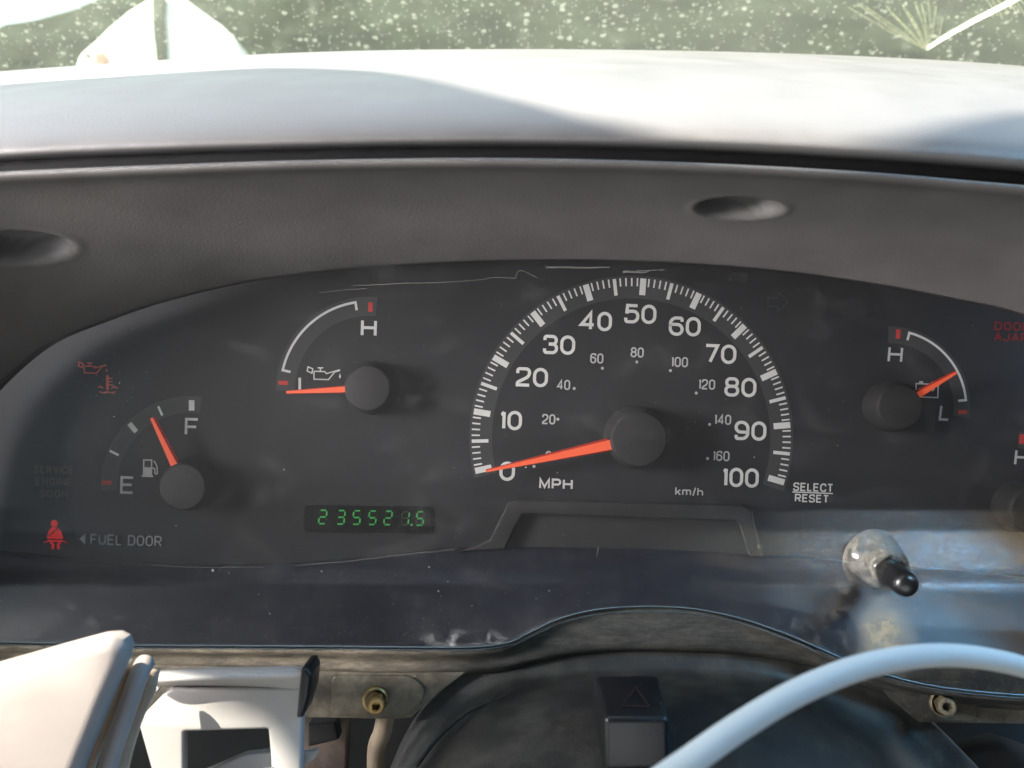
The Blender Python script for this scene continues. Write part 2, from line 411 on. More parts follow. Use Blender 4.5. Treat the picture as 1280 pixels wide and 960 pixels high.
def fillet(pts, closed, n=7):
    out = []; m = len(pts)
    for i, p in enumerate(pts):
        x, y, r = (p + (0,))[:3]
        if r <= 0 or (not closed and i in (0, m - 1)): out.append((x, y)); continue
        a = Vector(pts[i - 1][:2]); b = Vector((x, y)); c = Vector(pts[(i + 1) % m][:2])
        u = a - b; v = c - b; k = min(r, u.length * .5, v.length * .5)
        p_ = b + u.normalized() * k; q_ = b + v.normalized() * k; kk = .552
        c1 = p_ + (b - p_) * kk; c2 = q_ + (b - q_) * kk
        for j in range(n + 1):
            t_ = j / n; out.append(tuple((1 - t_) ** 3 * p_ + 3 * t_ * (1 - t_) ** 2 * c1 + 3 * t_ * t_ * (1 - t_) * c2 + t_ ** 3 * q_))
    return out
C_ = True
G = {
 '0': (.74, [(C_, [(0, 0, .4), (1, 0, .4), (1, 1, .4), (0, 1, .4)])]),
 '1': (.30, [(0, [(0, .84), (.5, .87, .1), (1, 1)]), (0, [(1, 0), (1, 1)])]),
 '2': (.74, [(0, [(0, .72), (0, 1, .3), (1, 1, .3), (1, .55, .2), (.0, .16, .16), (0, 0), (1, 0)])]),
 '3': (.74, [(0, [(0, .76), (0, 1, .27), (.96, 1, .27), (.96, .53, .2), (.34, .53)]), (0, [(.34, .52), (1, .52, .24), (1, 0, .28), (0, 0, .28), (0, .24)])]),
 '4': (.78, [(0, [(.74, 0), (.74, 1), (0, .27), (1, .27)])]),
 '5': (.74, [(0, [(.95, 1), (.12, 1), (.06, .50)]), (0, [(.06, .55), (.25, .65, .2), (1, .65, .3), (1, 0, .33), (0, 0, .28), (0, .24)])]),
 '6': (.74, [(0, [(.97, .78), (.97, 1, .27), (0, 1, .36), (0, 0, .36), (1, 0, .33), (1, .6, .28), (0, .6, .22), (0, .42)])]),
 '7': (.70, [(0, [(0, 1), (1, 1), (.38, 0)])]),
 '8': (.74, [(C_, [(.05, .53, .22), (.95, .53, .22), (.95, 1, .26), (.05, 1, .26)]), (C_, [(0, 0, .28), (1, 0, .28), (1, .54, .24), (0, .54, .24)])]),
 '9': (.74, [(0, [(.03, .22), (.03, 0, .27), (1, 0, .36), (1, 1, .36), (0, 1, .33), (0, .4, .28), (1, .4, .22), (1, .58)])]),
 'E': (.70, [(0, [(1, 1), (0, 1), (0, 0), (1, 0)]), (0, [(0, .52), (.9, .52)])]),
 'F': (.70, [(0, [(1, 1), (0, 1), (0, 0)]), (0, [(0, .5), (.88, .5)])]),
 'H': (.80, [(0, [(0, 0), (0, 1)]), (0, [(1, 0), (1, 1)]), (0, [(0, .52), (1, .52)])]),
 'L': (.62, [(0, [(0, 1), (0, 0), (1, 0)])]),
 'M': (.86, [(0, [(0, 0), (0, 1), (.5, .12), (1, 1), (1, 0)])]),
 'N': (.78, [(0, [(0, 0), (0, 1), (1, 0), (1, 1)])]),
 'P': (.76, [(0, [(0, 0), (0, 1), (1, 1, .26), (1, .44, .26), (0, .44)])]),
 'R': (.76, [(0, [(0, 0), (0, 1), (1, 1, .26), (1, .46, .26), (0, .46)]), (0, [(.5, .46), (1, 0)])]),
 'S': (.74, [(0, [(1, .76), (1, 1, .24), (0, 1, .24), (0, .52, .22), (1, .5, .22), (1, 0, .24), (0, 0, .24), (0, .24)])]),
 'T': (.72, [(0, [(0, 1), (1, 1)]), (0, [(.5, 1), (.5, 0)])]),
 'C': (.74, [(0, [(1, .72), (1, 1, .3), (0, 1, .34), (0, 0, .34), (1, 0, .3), (1, .28)])]),
 'G': (.76, [(0, [(1, .74), (1, 1, .3), (0, 1, .34), (0, 0, .34), (1, 0, .3), (1, .46), (.55, .46)])]),
 'D': (.76, [(C_, [(0, 0), (1, 0, .34), (1, 1, .34), (0, 1)])]),
 'O': (.76, [(C_, [(0, 0, .36), (1, 0, .36), (1, 1, .36), (0, 1, .36)])]),
 'U': (.76, [(0, [(0, 1), (0, 0, .32), (1, 0, .32), (1, 1)])]),
 'J': (.66, [(0, [(1, 1), (1, 0, .28), (0, 0, .28), (0, .3)])]),
 'A': (.82, [(0, [(0, 0), (.5, 1), (1, 0)]), (0, [(.18, .34), (.82, .34)])]),
 'V': (.82, [(0, [(0, 1), (.5, 0), (1, 1)])]),
 'I': (.16, [(0, [(.5, 0), (.5, 1)])]),
 'k': (.62, [(0, [(0, 0), (0, 1)]), (0, [(1, .68), (0, .28)]), (0, [(.35, .42), (1, 0)])]),
 'm': (.98, [(0, [(0, 0), (0, .68)]), (0, [(0, .66), (.5, .66, .14), (.5, 0)]), (0, [(.5, .66), (1, .66, .14), (1, 0)])]),
 'h': (.64, [(0, [(0, 0), (0, 1)]), (0, [(0, .64), (1, .64, .2), (1, 0)])]),
 '/': (.40, [(0, [(0, -.08), (1, 1.05)])]),
 ' ': (.34, []),
}
FACE_Y = -.00015
TILT = 1.8
def lettering(name, s, cx, cy, h, sw, mat, parent, width=None, rot=TILT, gap=.13, lean=0, y=FACE_Y, smear=0):
    """write s centred on pixel (cx, cy)"""
    ink = Ink(y); tot = sum(G[c][0] for c in s) + gap * (len(s) - 1)
    kx = (width / (tot * h)) if width else 1.0
    x = -tot * h * kx / 2; ca, sa = math.cos(R(rot)), math.sin(R(rot))
    for c in s:
        W, strokes = G[c]; gw = W * h * kx
        for closed, pts in strokes:
            q = [(x + sw / 2 + p[0] * (gw - sw), -(h / 2) + sw / 2 + p[1] * (h - sw), (p[2] * h if len(p) > 2 else 0)) for p in pts]
            q = fillet(q, bool(closed))
            q = [(a + lean * b, b) for a, b in q]
            q = [(cx + a * ca + b * sa, cy + a * sa - b * ca) for a, b in q]
            ink.ribbon(q, sw, bool(closed))
        x += gw + gap * h * kx
    return ink.build(name, mat, parent)
def disc_ink(name, cx, cy, r, mat, parent, n=14):
    ink = Ink(FACE_Y - 5e-5); ink.poly([(cx + r * math.cos(2 * math.pi * k / n), cy + r * math.sin(2 * math.pi * k / n)) for k in range(n)])
    return ink.build(name, mat, parent)

# ------------------------------------------------------------------ outside, seen through the windshield
def ground():
    z0 = -1.3
    Wm = F.inverted()
    vs_ = [Wm @ Vector(c) for c in ((-40, -3, z0), (40, -3, z0), (40, 60, z0), (-40, 60, z0))]
    o = link('ground', mesh(vs_, [(0, 1, 2, 3)]), 'gravel', None, smooth=False); setp(o, kind='structure')
ground()
hr = []
hills = patch([[(-900, 330, 5.), (0, 330, 5.), (700, 330, 5.), (1400, 330, 5.), (2300, 330, 5.)],
               [(-900, 200, 6.), (-100, 118, 6.), (700, 90, 6.), (1400, 90, 6.), (2300, 90, 6.)],
               [(-900, 120, 8.), (-160, 128, 8.), (60, 44, 8.), (1400, -120, 8.), (2300, -140, 8.)],
               [(-900, 140, 10.), (-200, 150, 10.), (200, -14, 10.), (1400, -500, 10.), (2300, -500, 10.)],
               [(-900, 180, 14.), (-200, 190, 14.), (330, -60, 14.), (1400, -800, 14.), (2300, -800, 14.)]], 70, 40,
              lambda v, g: v + Vector((0, random.uniform(-.08, .08), random.uniform(-.05, .05))))
o = link('hillside', hills, 'hill'); setp(o, kind='structure')

pv = thing('parked_vehicle', 'overexposed white vehicle shape with a dark upright gap, beyond the windshield at the upper left', 'vehicle', P(200, 200, 2.6))
body = [(60, 220), (86, 100), (99, 66), (120, 48), (136, 32), (160, 12), (190, -6), (228, -4), (252, 14), (275, 30), (290, 44), (303, 74), (318, 120), (330, 220)]
link('body', prism([body], 2.6, .5, .02), 'white', pv)
link('window_gap', prism([[(189, -6), (207, -6), (205, 20), (209, 82), (196, 82), (191, 40)]], 2.585, .01, .001), 'glassdark', pv)
link('tail_light', prism([roundloop([(117, 66), (132, 64), (133, 80), (121, 82)], 5)], 2.585, .01, .001), 'tail', pv)
link('door_handle', prism([roundloop([(105, 66), (113, 67), (112, 72), (105, 71)], 2)], 2.585, .01, .001), 'glassdark', pv)

WS = lambda px, py: .34 + (py - 130) * .00055
ws_me = patch([[(x, py, WS(x, py)) for x in (-500, -100, 300, 640, 1000, 1400, 1800)] for py in (-260, -100, 30, 140)], 30, 14)
wshield = link('windshield', ws_me, 'windshield', None, P(640, 130, .34)); solidify(wshield, .004)
setp(wshield, 'dust speckled windshield glass behind the dashboard top, cracked at its right', 'windshield')
WSF = lambda px, py: WS(px, py) - .0015
ik = Ink(WSF); ik.ribbon([(1158, 61), (1178, 48), (1215, 27), (1262, 3), (1300, -18)], 4.0, w2=6.5); ik.build('crack', 'fracture', wshield)
ik = Ink(WSF)
for k, (x, y, b) in enumerate([(1060, 9, 1.6), (1072, 5, 2.2), (1083, 9, 1.8), (1108, 8, 2.0), (1114, 16, 3), (1128, 6, 2.2), (1134, 14, 3.4), (1143, 2, 2.2), (1152, 4, 2.4), (1160, -4, 1.8), (1170, 8, 2), (1178, 22, 1.5)]):
    mx = (1160 + x) / 2 + random.uniform(-3, 3) + 3; my = (62 + y) / 2 + 4
    ik.ribbon(spline([(x, y), (mx, my), (1158, 62)], 9), b, w2=1.0)
for k in range(10):
    x = 1232 + k * 7; ik.ribbon([(x, -6 + random.uniform(0, 5)), (x + 14 + random.uniform(0, 8), 12 + random.uniform(0, 14))], 1.6)
f_ = ik.build('scratch_fan', 'fan', wshield); setp(f_, kind='stuff')

# ------------------------------------------------------------------ dashboard top and hood
dash = thing('dashboard', 'grey grained dashboard top with its overhanging hood above the gauges', 'dashboard', P(640, 200, -.05))
X = (-420, -150, 100, 370, 640, 920, 1150, 1330, 1650)
SIL = (130, 103, 83, 67, 62.5, 66, 75, 88, 118)         # silhouette against the windshield
GRV = (232, 210, 196, 187, 183, 190, 204, 219, 250)     # dark seam under the roll
rows = [[(x, s + 60, .26) for x, s in zip(X, SIL)],
        [(x, s + 6, .16) for x, s in zip(X, SIL)],
        [(x, s, .09) for x, s in zip(X, SIL)],
        [(x, s + 11, .015) for x, s in zip(X, SIL)],
        [(x, s + (g - s) * .24, -.034) for x, s, g in zip(X, SIL, GRV)],
        [(x, s + (g - s) * .42, -.057) for x, s, g in zip(X, SIL, GRV)],
        [(x, s + (g - s) * .60, -.070) for x, s, g in zip(X, SIL, GRV)],
        [(x, s + (g - s) * .80, -.0765) for x, s, g in zip(X, SIL, GRV)],
        [(x, g - 4, -.0755) for x, g in zip(X, GRV)],
        [(x, g + 3, -.060) for x, g in zip(X, GRV)]]
DROLL = rows
top = link('dash_top', patch(rows, 200, 90), 'dash', dash); solidify(top, .003)
sm = patch([[(x, g - 8, -.066) for x, g in zip(X, GRV)], [(x, g + 14, -.066) for x, g in zip(X, GRV)]], 120, 3)
solidify(link('seam', sm, 'seam', dash), .002)

LE = [(-70, 860), (-75, 720), (-58, 600), (-30, 525), (0, 482), (60, 431), (130, 401), (200, 377), (300, 353), (400, 338.5), (500, 330), (600, 325.5), (700, 324), (800, 325.5), (900, 331), (1000, 340.5), (1100, 355), (1200, 374), (1280, 393), (1400, 440), (1500, 540), (1520, 760)]
LIP = [(-520, 1000), (-500, 800), (-470, 600), (-420, 420), (-330, 300), (-190, 232), (-60, 209), (80, 200.5), (220, 195), (350, 190.5), (480, 188), (600, 187), (700, 188), (800, 190.5), (900, 194.5), (1000, 199.5), (1110, 206.5), (1220, 216), (1330, 227), (1500, 250), (1700, 420), (1760, 800)]
def brow_row(f, dY, dpy=0):
    r = []
    for (lx, ly), (ex, ey) in zip(LIP, LE):
        a = P(lx, ly + dpy, -.079); b = P(ex, ey, -.011); v = a.lerp(b, f); v.y += dY
        s = K * (D + v.y); r.append((v.x / s + 640, 480 - v.z / s, v.y))
    return r
PITS = ((22, 309, 74, 21), (925, 260, 58, 13.5))
def dimple(v, g):
    px, py, _ = g
    for cx, cy, rx, ry in PITS:
        q = math.hypot((px - cx) / rx, (py - cy) / ry)
        if q < 1.25:
            k = 1 - max(0, min(1, (q - .55) / .45)); k = k * k * (3 - 2 * k)
            rim = math.exp(-((q - 1.06) / .09) ** 2)
            v = v + Vector((0, .004 * k - .00015 * rim, .0070 * k - .0002 * rim))
    return v
brow = patch([brow_row(0, .018, 5), brow_row(0, .004, 7), brow_row(0, -.0005, 12), brow_row(0, .001, 20), brow_row(.10, .0035, 10), brow_row(.4, .004), brow_row(.75, .001), brow_row(.97, 0), brow_row(1, .003)], 560, 130, dimple)
b_ = link('hood', brow, 'brow', dash); solidify(b_, .002)

# ------------------------------------------------------------------ instrument cluster
cl = thing('instrument_cluster', 'black instrument cluster with speedometer, four small gauges and green odometer under a dusty lens', 'instrument cluster', P(640, 800, -.01))
BOT = [(-160, 690), (0, 692), (120, 704), (270, 708), (400, 703), (480, 697), (570, 687), (700, 685), (800, 686), (900, 691), (1000, 698), (1150, 712), (1440, 740)]
face = patch([[(x, 250, 0) for x, _ in BOT], [(x, y, 0) for x, y in BOT]], 60, 12, lin=True)
face_o = link('face_plate', face, 'face', cl, smooth=False); solidify(face_o, .002)
LB = [(-160, 800), (60, 803), (160, 806), (300, 807), (450, 808), (560, 809), (600, 808), (635, 803), (665, 789), (700, 773), (745, 762), (800, 758), (860, 760), (920, 771), (980, 791), (1040, 817), (1090, 838), (1200, 862), (1440, 880)]
def at_x(poly, x):
    for (a, b), (c, d) in zip(poly, poly[1:]):
        if a <= x <= c: return b + (d - b) * (x - a) / (c - a)
    return poly[0][1] if x < poly[0][0] else poly[-1][1]
LBs = spline(LB, 150)
xs = [p[0] for p in LBs]
low = patch([[(x, at_x(BOT, x) - .5, -.0008) for x in xs], [(x, at_x(BOT, x) + 3, -.0025) for x in xs], [(x, at_x(BOT, x) * .5 + y * .5, -.014) for x, y in LBs], [(x, y + 4, -.0262) for x, y in LBs]], 150, 20)
lo_o = link('lower_housing', low, 'lower', cl); solidify(lo_o, .001)

bands = []
def arc_band(name, cx, cy, ro, ri, a0, a1, parent, mat='band', n=64, dy=0, off=None):
    ink = Ink(FACE_Y + .00006 if off is None else off); L = []; Rr = []
    for k in range(n + 1):
        a = R(a0 + (a1 - a0) * k / n); c, s = math.cos(a), math.sin(a)
        L.append(ink.vert(cx + ro * c, cy - ro * s)); Rr.append(ink.vert(cx + ri * c, cy - ri * s))
    for k in range(n): ink.f.append([L[k], L[k + 1], Rr[k + 1], Rr[k]])
    return ink.build(name, mat, parent)
def tick_mesh(wd, ln):
    s = K * D; a, b = wd * s / 2, ln * s / 2
    me = mesh([(-a, 0, -b), (a, 0, -b), (a, 0, b), (-a, 0, b)], [(0, 1, 2, 3)]); return me
def place_tick(name, me, px, py, ang, parent, mat):
    """ang: direction of the long axis, degrees counter-clockwise from +x"""
    o = bpy.data.objects.new(name, me); COL.objects.link(o)
    if not me.materials: me.materials.append(M[mat])
    o.parent = parent; o.location = P(px, py, FACE_Y) - ORG[cl.name]; o.rotation_euler = (0, -R(ang - 90), 0); return o

# speedometer
SX, SY = 789, 547
band = arc_band('speedometer_band', SX, SY, 202.5, 174, 194.5, -19.5, cl, n=120)
MAJ = [(602, 587), (603.5, 516), (626.5, 452), (673.5, 400), (735.5, 367.5), (803.5, 358.5), (870.5, 374), (926.5, 411.5), (963, 468), (977.5, 532), (970, 600)]
ang = [math.degrees(math.atan2(SY - y, x - SX)) for x, y in MAJ]
ang = [a + 360 if a < -90 else a for a in ang]
rad = [math.hypot(SY - y, x - SX) for x, y in MAJ]
t_maj, t_mid, t_min = tick_mesh(7.6, 20.8), tick_mesh(4.2, 20.8), tick_mesh(1.9, 10.2)
for i in range(101):
    s = i / 10; k = min(int(s), 9); f = s - k
    q0, q1, q2, q3 = (max(k - 1, 0), k, k + 1, min(k + 2, 10))
    a = ang[q1] * (1 - f) + ang[q2] * f; r = 189
    if i % 10 == 0: me, nm = t_maj, 'tick_mark'
    elif i % 5 == 0: me, nm = t_mid, 'tick_mark'
    else: me, nm, r = t_min, 'minor_tick_mark', 194.4
    place_tick(nm, me, SX + r * math.cos(R(a)), SY - r * math.sin(R(a)), a, band, 'ink')
for s, x, y in (('0', 634, 589), ('10', 638.5, 525.5), ('20', 665, 471.5), ('30', 699, 431), ('40', 745, 401.5), ('50', 800.5, 392.5), ('60', 856, 408), ('70', 900.5, 442.5), ('80', 925.5, 484), ('90', 938, 538.5), ('100', 925.5, 597)):
    lettering('numeral', s, x, y, 24.2, 3.9, 'ink', face_o, width={1: 19.5, 2: 40, 3: 46}[len(s)] if s not in ('10',) else 28, gap=.10, rot=2.2)
for s, x, y in (('20', 686, 524), ('40', 704.5, 481), ('60', 746, 448), ('80', 796.5, 440.5), ('100', 849.5, 452.5), ('120', 883.5, 480.5), ('140', 903.5, 524.5), ('160', 901.5, 570), ('0', 685.5, 570)):
    lettering('numeral', s, x, y, 12.8, 1.9, 'ink_dim', face_o, width={1: 7, 2: 16.5, 3: 21}[len(s)], gap=.10, rot=2.2)
for x, y in ((697.3, 524), (717.7, 485.6), (753, 460.3), (796, 452.5), (838, 463.3), (870.3, 491.3), (887, 530.5), (884.5, 573.2), (667.5, 583)):
    disc_ink('dial_dot', x, y, 1.9, 'ink_dim', face_o)
lettering('lettering', 'MPH', 695, 605, 13.6, 2.6, 'ink', face_o, width=42)
lettering('lettering', 'km/h', 861.5, 614.3, 10.6, 1.7, 'ink_dim', face_o, width=35)
lettering('lettering', 'SELECT', 1016.5, 609.2, 10.6, 1.8, 'ink', face_o, width=50, rot=2.2)
lettering('lettering', 'RESET', 1014.8, 623.0, 10.2, 1.8, 'ink', face_o, width=42.5, rot=2.2)
ik = Ink(FACE_Y); ik.ribbon([(990.5, 614.9), (1041, 616.9)], 1.5); ik.build('dividing_line', 'ink', face_o)
lettering('lettering', 'FUEL DOOR', 157.6, 675.3, 13.4, 1.9, 'ink_dim', face_o, width=89.5, gap=.14)
ik = Ink(FACE_Y); ik.poly([(99, 673.5), (106.8, 666.8), (106.4, 681)]); ik.build('fuel_door_arrow', 'ink_dim', face_o)

def hub(cx, cy, top, rt, rb, h, nd, w0, w1, parent=cl, mat='hub'):
    """needle on a tapered hub. (cx,cy) axis at the face; nd = tip pixel; needle rides at height h*.62"""
    base = P(cx, cy, 0); s = K * D
    RB, RT = rb * s, rt * K * (D - h)
    prof = [(0, RB * 1.02), (h * .10, RB), (h * .45, RB * .97), (h * .82, RT * 1.06), (h * .93, RT * 1.02), (h * .985, RT * .97), (h, RT * .90), (h, 0)]
    ho = link('needle_hub', lathe(base, (0, -1, 0), prof, 72), mat, parent)
    yn = -h * .66
    tip = P(nd[0], nd[1], yn); root_c = Vector((base.x, yn, base.z))
    d = (tip - root_c).normalized(); n_ = Vector((d.z, 0, -d.x))
    r0 = root_c + d * RT * .9
    hw0, hw1 = w0 * K * (D + yn) / 2, w1 * K * (D + yn) / 2
    th = .0016
    vs_ = []
    for c, hw in ((r0, hw0), (tip, hw1)):
        for sgn, dy, e in ((-1, 0, 1), (-1, -th, .72), (1, -th, .72), (1, 0, 1)):
            vs_.append(c + n_ * sgn * hw * e + Vector((0, dy, 0)))
    me = mesh(vs_, [(0, 1, 5, 4), (1, 2, 6, 5), (2, 3, 7, 6), (3, 0, 4, 7), (0, 3, 2, 1), (4, 5, 6, 7)])
    me.materials.append(M['needle']); me.materials.append(M['needle_side'])
    for i, p in enumerate(me.polygons): p.material_index = 0 if i in (1,) else 1
    bm = bmesh.new(); bm.from_mesh(me); bmesh.ops.recalc_face_normals(bm, faces=bm.faces); bm.to_mesh(me); bm.free()
    nd_o = link('needle', me, 'needle', ho, smooth=False)
    # collar that clamps the needle
    e0 = root_c + d * (RT * .6); e1 = root_c + d * (RT * 1.06 + .0006)
    vs_ = [];
    for c, hw in ((e0, hw0 * 1.9), (e1, hw0 * 1.12)):
        for sgn, dy in ((-1, .0006), (-1, -th * .8), (1, -th * .8), (1, .0006)):
            vs_.append(c + n_ * sgn * hw + Vector((0, dy, 0)))
    me = mesh(vs_, [(0, 1, 5, 4), (1, 2, 6, 5), (2, 3, 7, 6), (3, 0, 4, 7), (0, 3, 2, 1), (4, 5, 6, 7)])
    link('needle_collar', me, mat, ho, smooth=False)
    return ho
hub(793.5, 546.5, None, 34, 39, .0105, (607.5, 588.5), 17.5, 3.6)

# fuel gauge
fb = arc_band('fuel_band', 238, 607, 112, 91, 183.5, 82.5, cl)
place_tick('tick_mark', tick_mesh(7, 13), 239.5, 506.7, 90, fb, 'ink')
place_tick('tick_mark', tick_mesh(2.8, 12.5), 200.3, 513.6, 114, fb, 'ink')
place_tick('tick_mark', tick_mesh(6.3, 13.5), 166, 534.5, 130, fb, 'ink')
place_tick('tick_mark', tick_mesh(3, 12.5), 142.8, 566.2, 153, fb, 'ink')
place_tick('red_mark', tick_mesh(5.4, 12.5), 133.5, 603.4, 178, fb, 'red')
lettering('lettering', 'E', 159, 606.3, 22, 3.2, 'ink', face_o, width=17.5)
lettering('lettering', 'F', 239.8, 533.5, 22, 3.2, 'ink', face_o, width=17.5)
hub(242, 604.5, None, 28.5, 33.5, .0100, (191.8, 522.2), 12, 5)
ik = Ink(FACE_Y)                                             # fuel pump symbol
ik.ribbon([(179.5, 594), (179.7, 575.0), (189.5, 575.2), (189.3, 594)], 1.6); ik.poly([(178.9, 584), (190, 584.2), (190, 594), (178.9, 594)])
ik.ribbon([(177.3, 595.0), (191.5, 595.4)], 2.2); ik.ribbon(fillet([(190, 585), (193.5, 585.4, 1.5), (193.5, 592.3, 2), (196.8, 592.6, 2), (196.2, 582, 3), (192.2, 576)], False), 1.5)
ik.build('fuel_pump_symbol', 'ink', face_o)

# oil pressure gauge
ob = arc_band('oil_pressure_band', 461, 487, 116, 92, 180.6, 84.6, cl)
def end_arc(cx, cy, r, a0, a1, leg, parent, w=3.0):
    ik = Ink(FACE_Y - 5e-5); pts = [(cx + (r - leg) * math.cos(R(a0)), cy - (r - leg) * math.sin(R(a0)))]
    pts += [(cx + r * math.cos(R(a0 + (a1 - a0) * k / 48)), cy - r * math.sin(R(a0 + (a1 - a0) * k / 48))) for k in range(49)]
    pts.append((cx + (r - leg) * math.cos(R(a1)), cy - (r - leg) * math.sin(R(a1))))
    ik.ribbon(pts, w); return ik.build('range_line', 'ink', parent)
end_arc(461, 487, 110.3, 167.3, 98.7, 10, ob)
place_tick('red_mark', tick_mesh(5, 12), 354, 478.5, 178, ob, 'red'); place_tick('red_mark', tick_mesh(5.5, 12), 463, 383.8, 90, ob, 'red')
lettering('lettering', 'H', 461, 410, 21.8, 3.6, 'ink', face_o, width=20)
lettering('lettering', 'L', 380.5, 481, 21, 3.4, 'ink', face_o, width=15, rot=0)
hub(465.5, 485, None, 28, 33, .0098, (359.2, 490.3), 10.5, 4.2)
def oilcan(x, y, k, mat, w, drop=True):
    ik = Ink(FACE_Y); q = lambda pts: [(x + a * k, y + b * k) for a, b in pts]
    ik.ribbon(q([(1, 2), (7, 4.5), (6, 10), (0, 7.3)]), w, True)
    ik.ribbon(q([(8.5, 8), (8.5, 17.5), (26.5, 18), (34.5, 8.4), (41, 6.5)]), w); ik.ribbon(q([(8.5, 7.6), (22, 8), (24, 10.5), (41, 5.6)]), w)
    ik.ribbon(q([(16.5, 7), (16.5, 3.8)]), w); ik.ribbon(q([(13, 3.3), (20, 3.3)]), w)
    if drop: ik.poly(q([(41, 10), (42.3, 14.5), (41, 16.8), (39.6, 14.5)]))
    return ik.build('oil_can_symbol', mat, face_o)
oilcan(384, 456.5, 1, 'ink', 1.5)
oilcan(98, 451, .86, 'red_dim', 1.6)
ik = Ink(FACE_Y); ik.poly([(132.5, 469), (136.2, 469), (136.2, 487.5), (132.5, 487.5)])
for k in range(3): ik.ribbon([(136, 473 + k * 4), (141, 473.3 + k * 4)], 1.6)
ik.ribbon(spline([(122.5, 484.5), (126, 483), (129, 485.5)], 7), 1.7); ik.ribbon(spline([(139, 485.5), (143, 483.6), (147, 485.5)], 7), 1.7)
ik.ribbon(spline([(124.5, 489.5), (129, 491), (134, 489.5), (139, 491), (144.5, 489.5)], 12), 1.7); ik.build('temperature_symbol', 'red_dim', face_o)

# battery gauge
bb = arc_band('battery_band', 1112, 509, 101, 80, 91, -7.5, cl)
end_arc(1112, 508.5, 95.7, 75.0, 5.0, 9.5, bb, 2.9)
place_tick('red_mark', tick_mesh(5.5, 11.5), 1122.6, 417.5, 87, bb, 'red'); place_tick('red_mark', tick_mesh(5, 11), 1203.3, 515, 3, bb, 'red')
lettering('lettering', 'H', 1119.2, 443.2, 20.3, 3.0, 'ink_dim', face_o, width=18.5, rot=2.5, lean=.04)
lettering('lettering', 'L', 1181.0, 516.0, 19.8, 2.9, 'ink_dim', face_o, width=13.5, rot=2.5, lean=.08)
hub(1109, 508, None, 27.5, 31, .0100, (1193.0, 465.6), 11, 4)
ik = Ink(FACE_Y)                                             # battery symbol
ik.ribbon([(1145.2, 479.5), (1172.8, 480.6), (1172.2, 497), (1144.9, 496)], 1.5, True)
ik.ribbon([(1149, 477.6), (1154, 477.8)], 2.4); ik.ribbon([(1164.5, 478.2), (1169, 478.4)], 2.4); ik.ribbon([(1149, 486), (1154.5, 486.2)], 1.4)
ik.ribbon([(1163, 486.5), (1168.5, 486.7)], 1.4); ik.ribbon([(1165.7, 484), (1165.7, 489.3)], 1.4); ik.build('battery_symbol', 'ink_dim', face_o)

# temperature gauge at the right edge
tb = arc_band('temperature_band', 1268, 640, 101, 80, 87, -7.5, cl)
place_tick('red_mark', tick_mesh(6, 12), 1277, 549, 88, tb, 'red')
lettering('lettering', 'H', 1277.5, 572, 20.3, 3.0, 'ink_dim', face_o, width=18.5, rot=2.5, lean=.06)
hub(1270, 633, None, 28, 31, .0100, (1345, 600), 11, 4)

# warning lamps
lettering('lettering', 'DOOR', 1265.5, 408, 11.2, 2.2, 'red_dark', face_o, width=45, rot=1.5)
lettering('lettering', 'AJAR', 1264, 421.6, 10.8, 2.2, 'red_dark', face_o, width=43, rot=1.5)
for s, y, wd in (('SERVICE', 587, 50), ('ENGINE', 602, 46), ('SOON', 617, 36)):
    lettering('lettering', s, 67, y, 10.5, 2.4, 'amber_dim', face_o, width=wd, rot=1)
ik = Ink(FACE_Y)                                             # seat belt symbol
ik.poly([(67.8 + 4.2 * math.cos(2 * math.pi * k / 14), 654.3 + 4.4 * math.sin(2 * math.pi * k / 14)) for k in range(14)])
ik.poly([(64.5, 659), (71.5, 659), (76.5, 664), (79, 672.5), (78, 673.8), (59.5, 673.3), (58.8, 671.5), (61, 663.5)])
ik.ribbon([(59.5, 675.8), (78.5, 676.2)], 2.2); ik.ribbon([(60.5, 676), (54.5, 678.5)], 1.2); ik.ribbon([(78, 676), (84, 678.5)], 1.2)
ik.ribbon([(63.5, 677), (66.5, 681.5), (65.5, 686.5)], 3.2); ik.ribbon([(75, 677), (72.5, 681.5), (73.5, 686.5)], 3.2)
ik.build('seat_belt_symbol', 'red_lit', face_o)
ik = Ink(FACE_Y - .0001); ik.ribbon([(60.5, 670.5), (77.5, 655.5)], 1.5); ik.build('seat_belt_strap', 'face', face_o)
ik = Ink(FACE_Y); ik.ribbon([(960, 372), (973, 372.3), (973.2, 365), (985, 377.5), (972.6, 390), (972.8, 383), (960, 382.7)], 2.0, True); ik.build('turn_arrow_symbol', 'ghost', face_o)

# odometer
odo = link('odometer_window', prism([roundloop([(380.5, 631), (541, 633), (541, 667.5), (380, 665.5)], 7)], -.0004, .0004, .00005), 'odo', cl)
SEG = {'a': ((.12, 1), (.88, 1)), 'b': ((1, .92), (1, .58)), 'c': ((1, .42), (1, .08)), 'd': ((.12, 0), (.88, 0)), 'e': ((0, .42), (0, .08)), 'f': ((0, .92), (0, .58)), 'g': ((.12, .5), (.88, .5))}
NUM = {'2': 'abged', '3': 'abgcd', '5': 'afgcd', '1': 'bc'}
for i, (c, x) in enumerate(zip('2355215', (403.4, 426.2, 445.8, 465.6, 485.0, 506.5, 525.0))):
    y = 646.2 + (x - 403) * .016; on = Ink(-.0006); off = Ink(-.00055)
    for k, ((a, b), (c2, d2)) in SEG.items():
        pts = [(x - 4.4 + u * 8.8 + (v - .5) * 1.9, y + 8.4 - v * 16.8) for u, v in ((a, b), (c2, d2))]
        (on if k in NUM[c] else off).ribbon(pts, 1.85)
    dg = on.build('digit', 'digit', odo); off.build('unlit_digit', 'digit_off', odo)
    if i == 5:
        q = Ink(-.0006); q.poly([(513.5, 654.8), (515.8, 654.9), (515.6, 657.4), (513.3, 657.3)]); q.build('decimal_point', 'digit', odo)

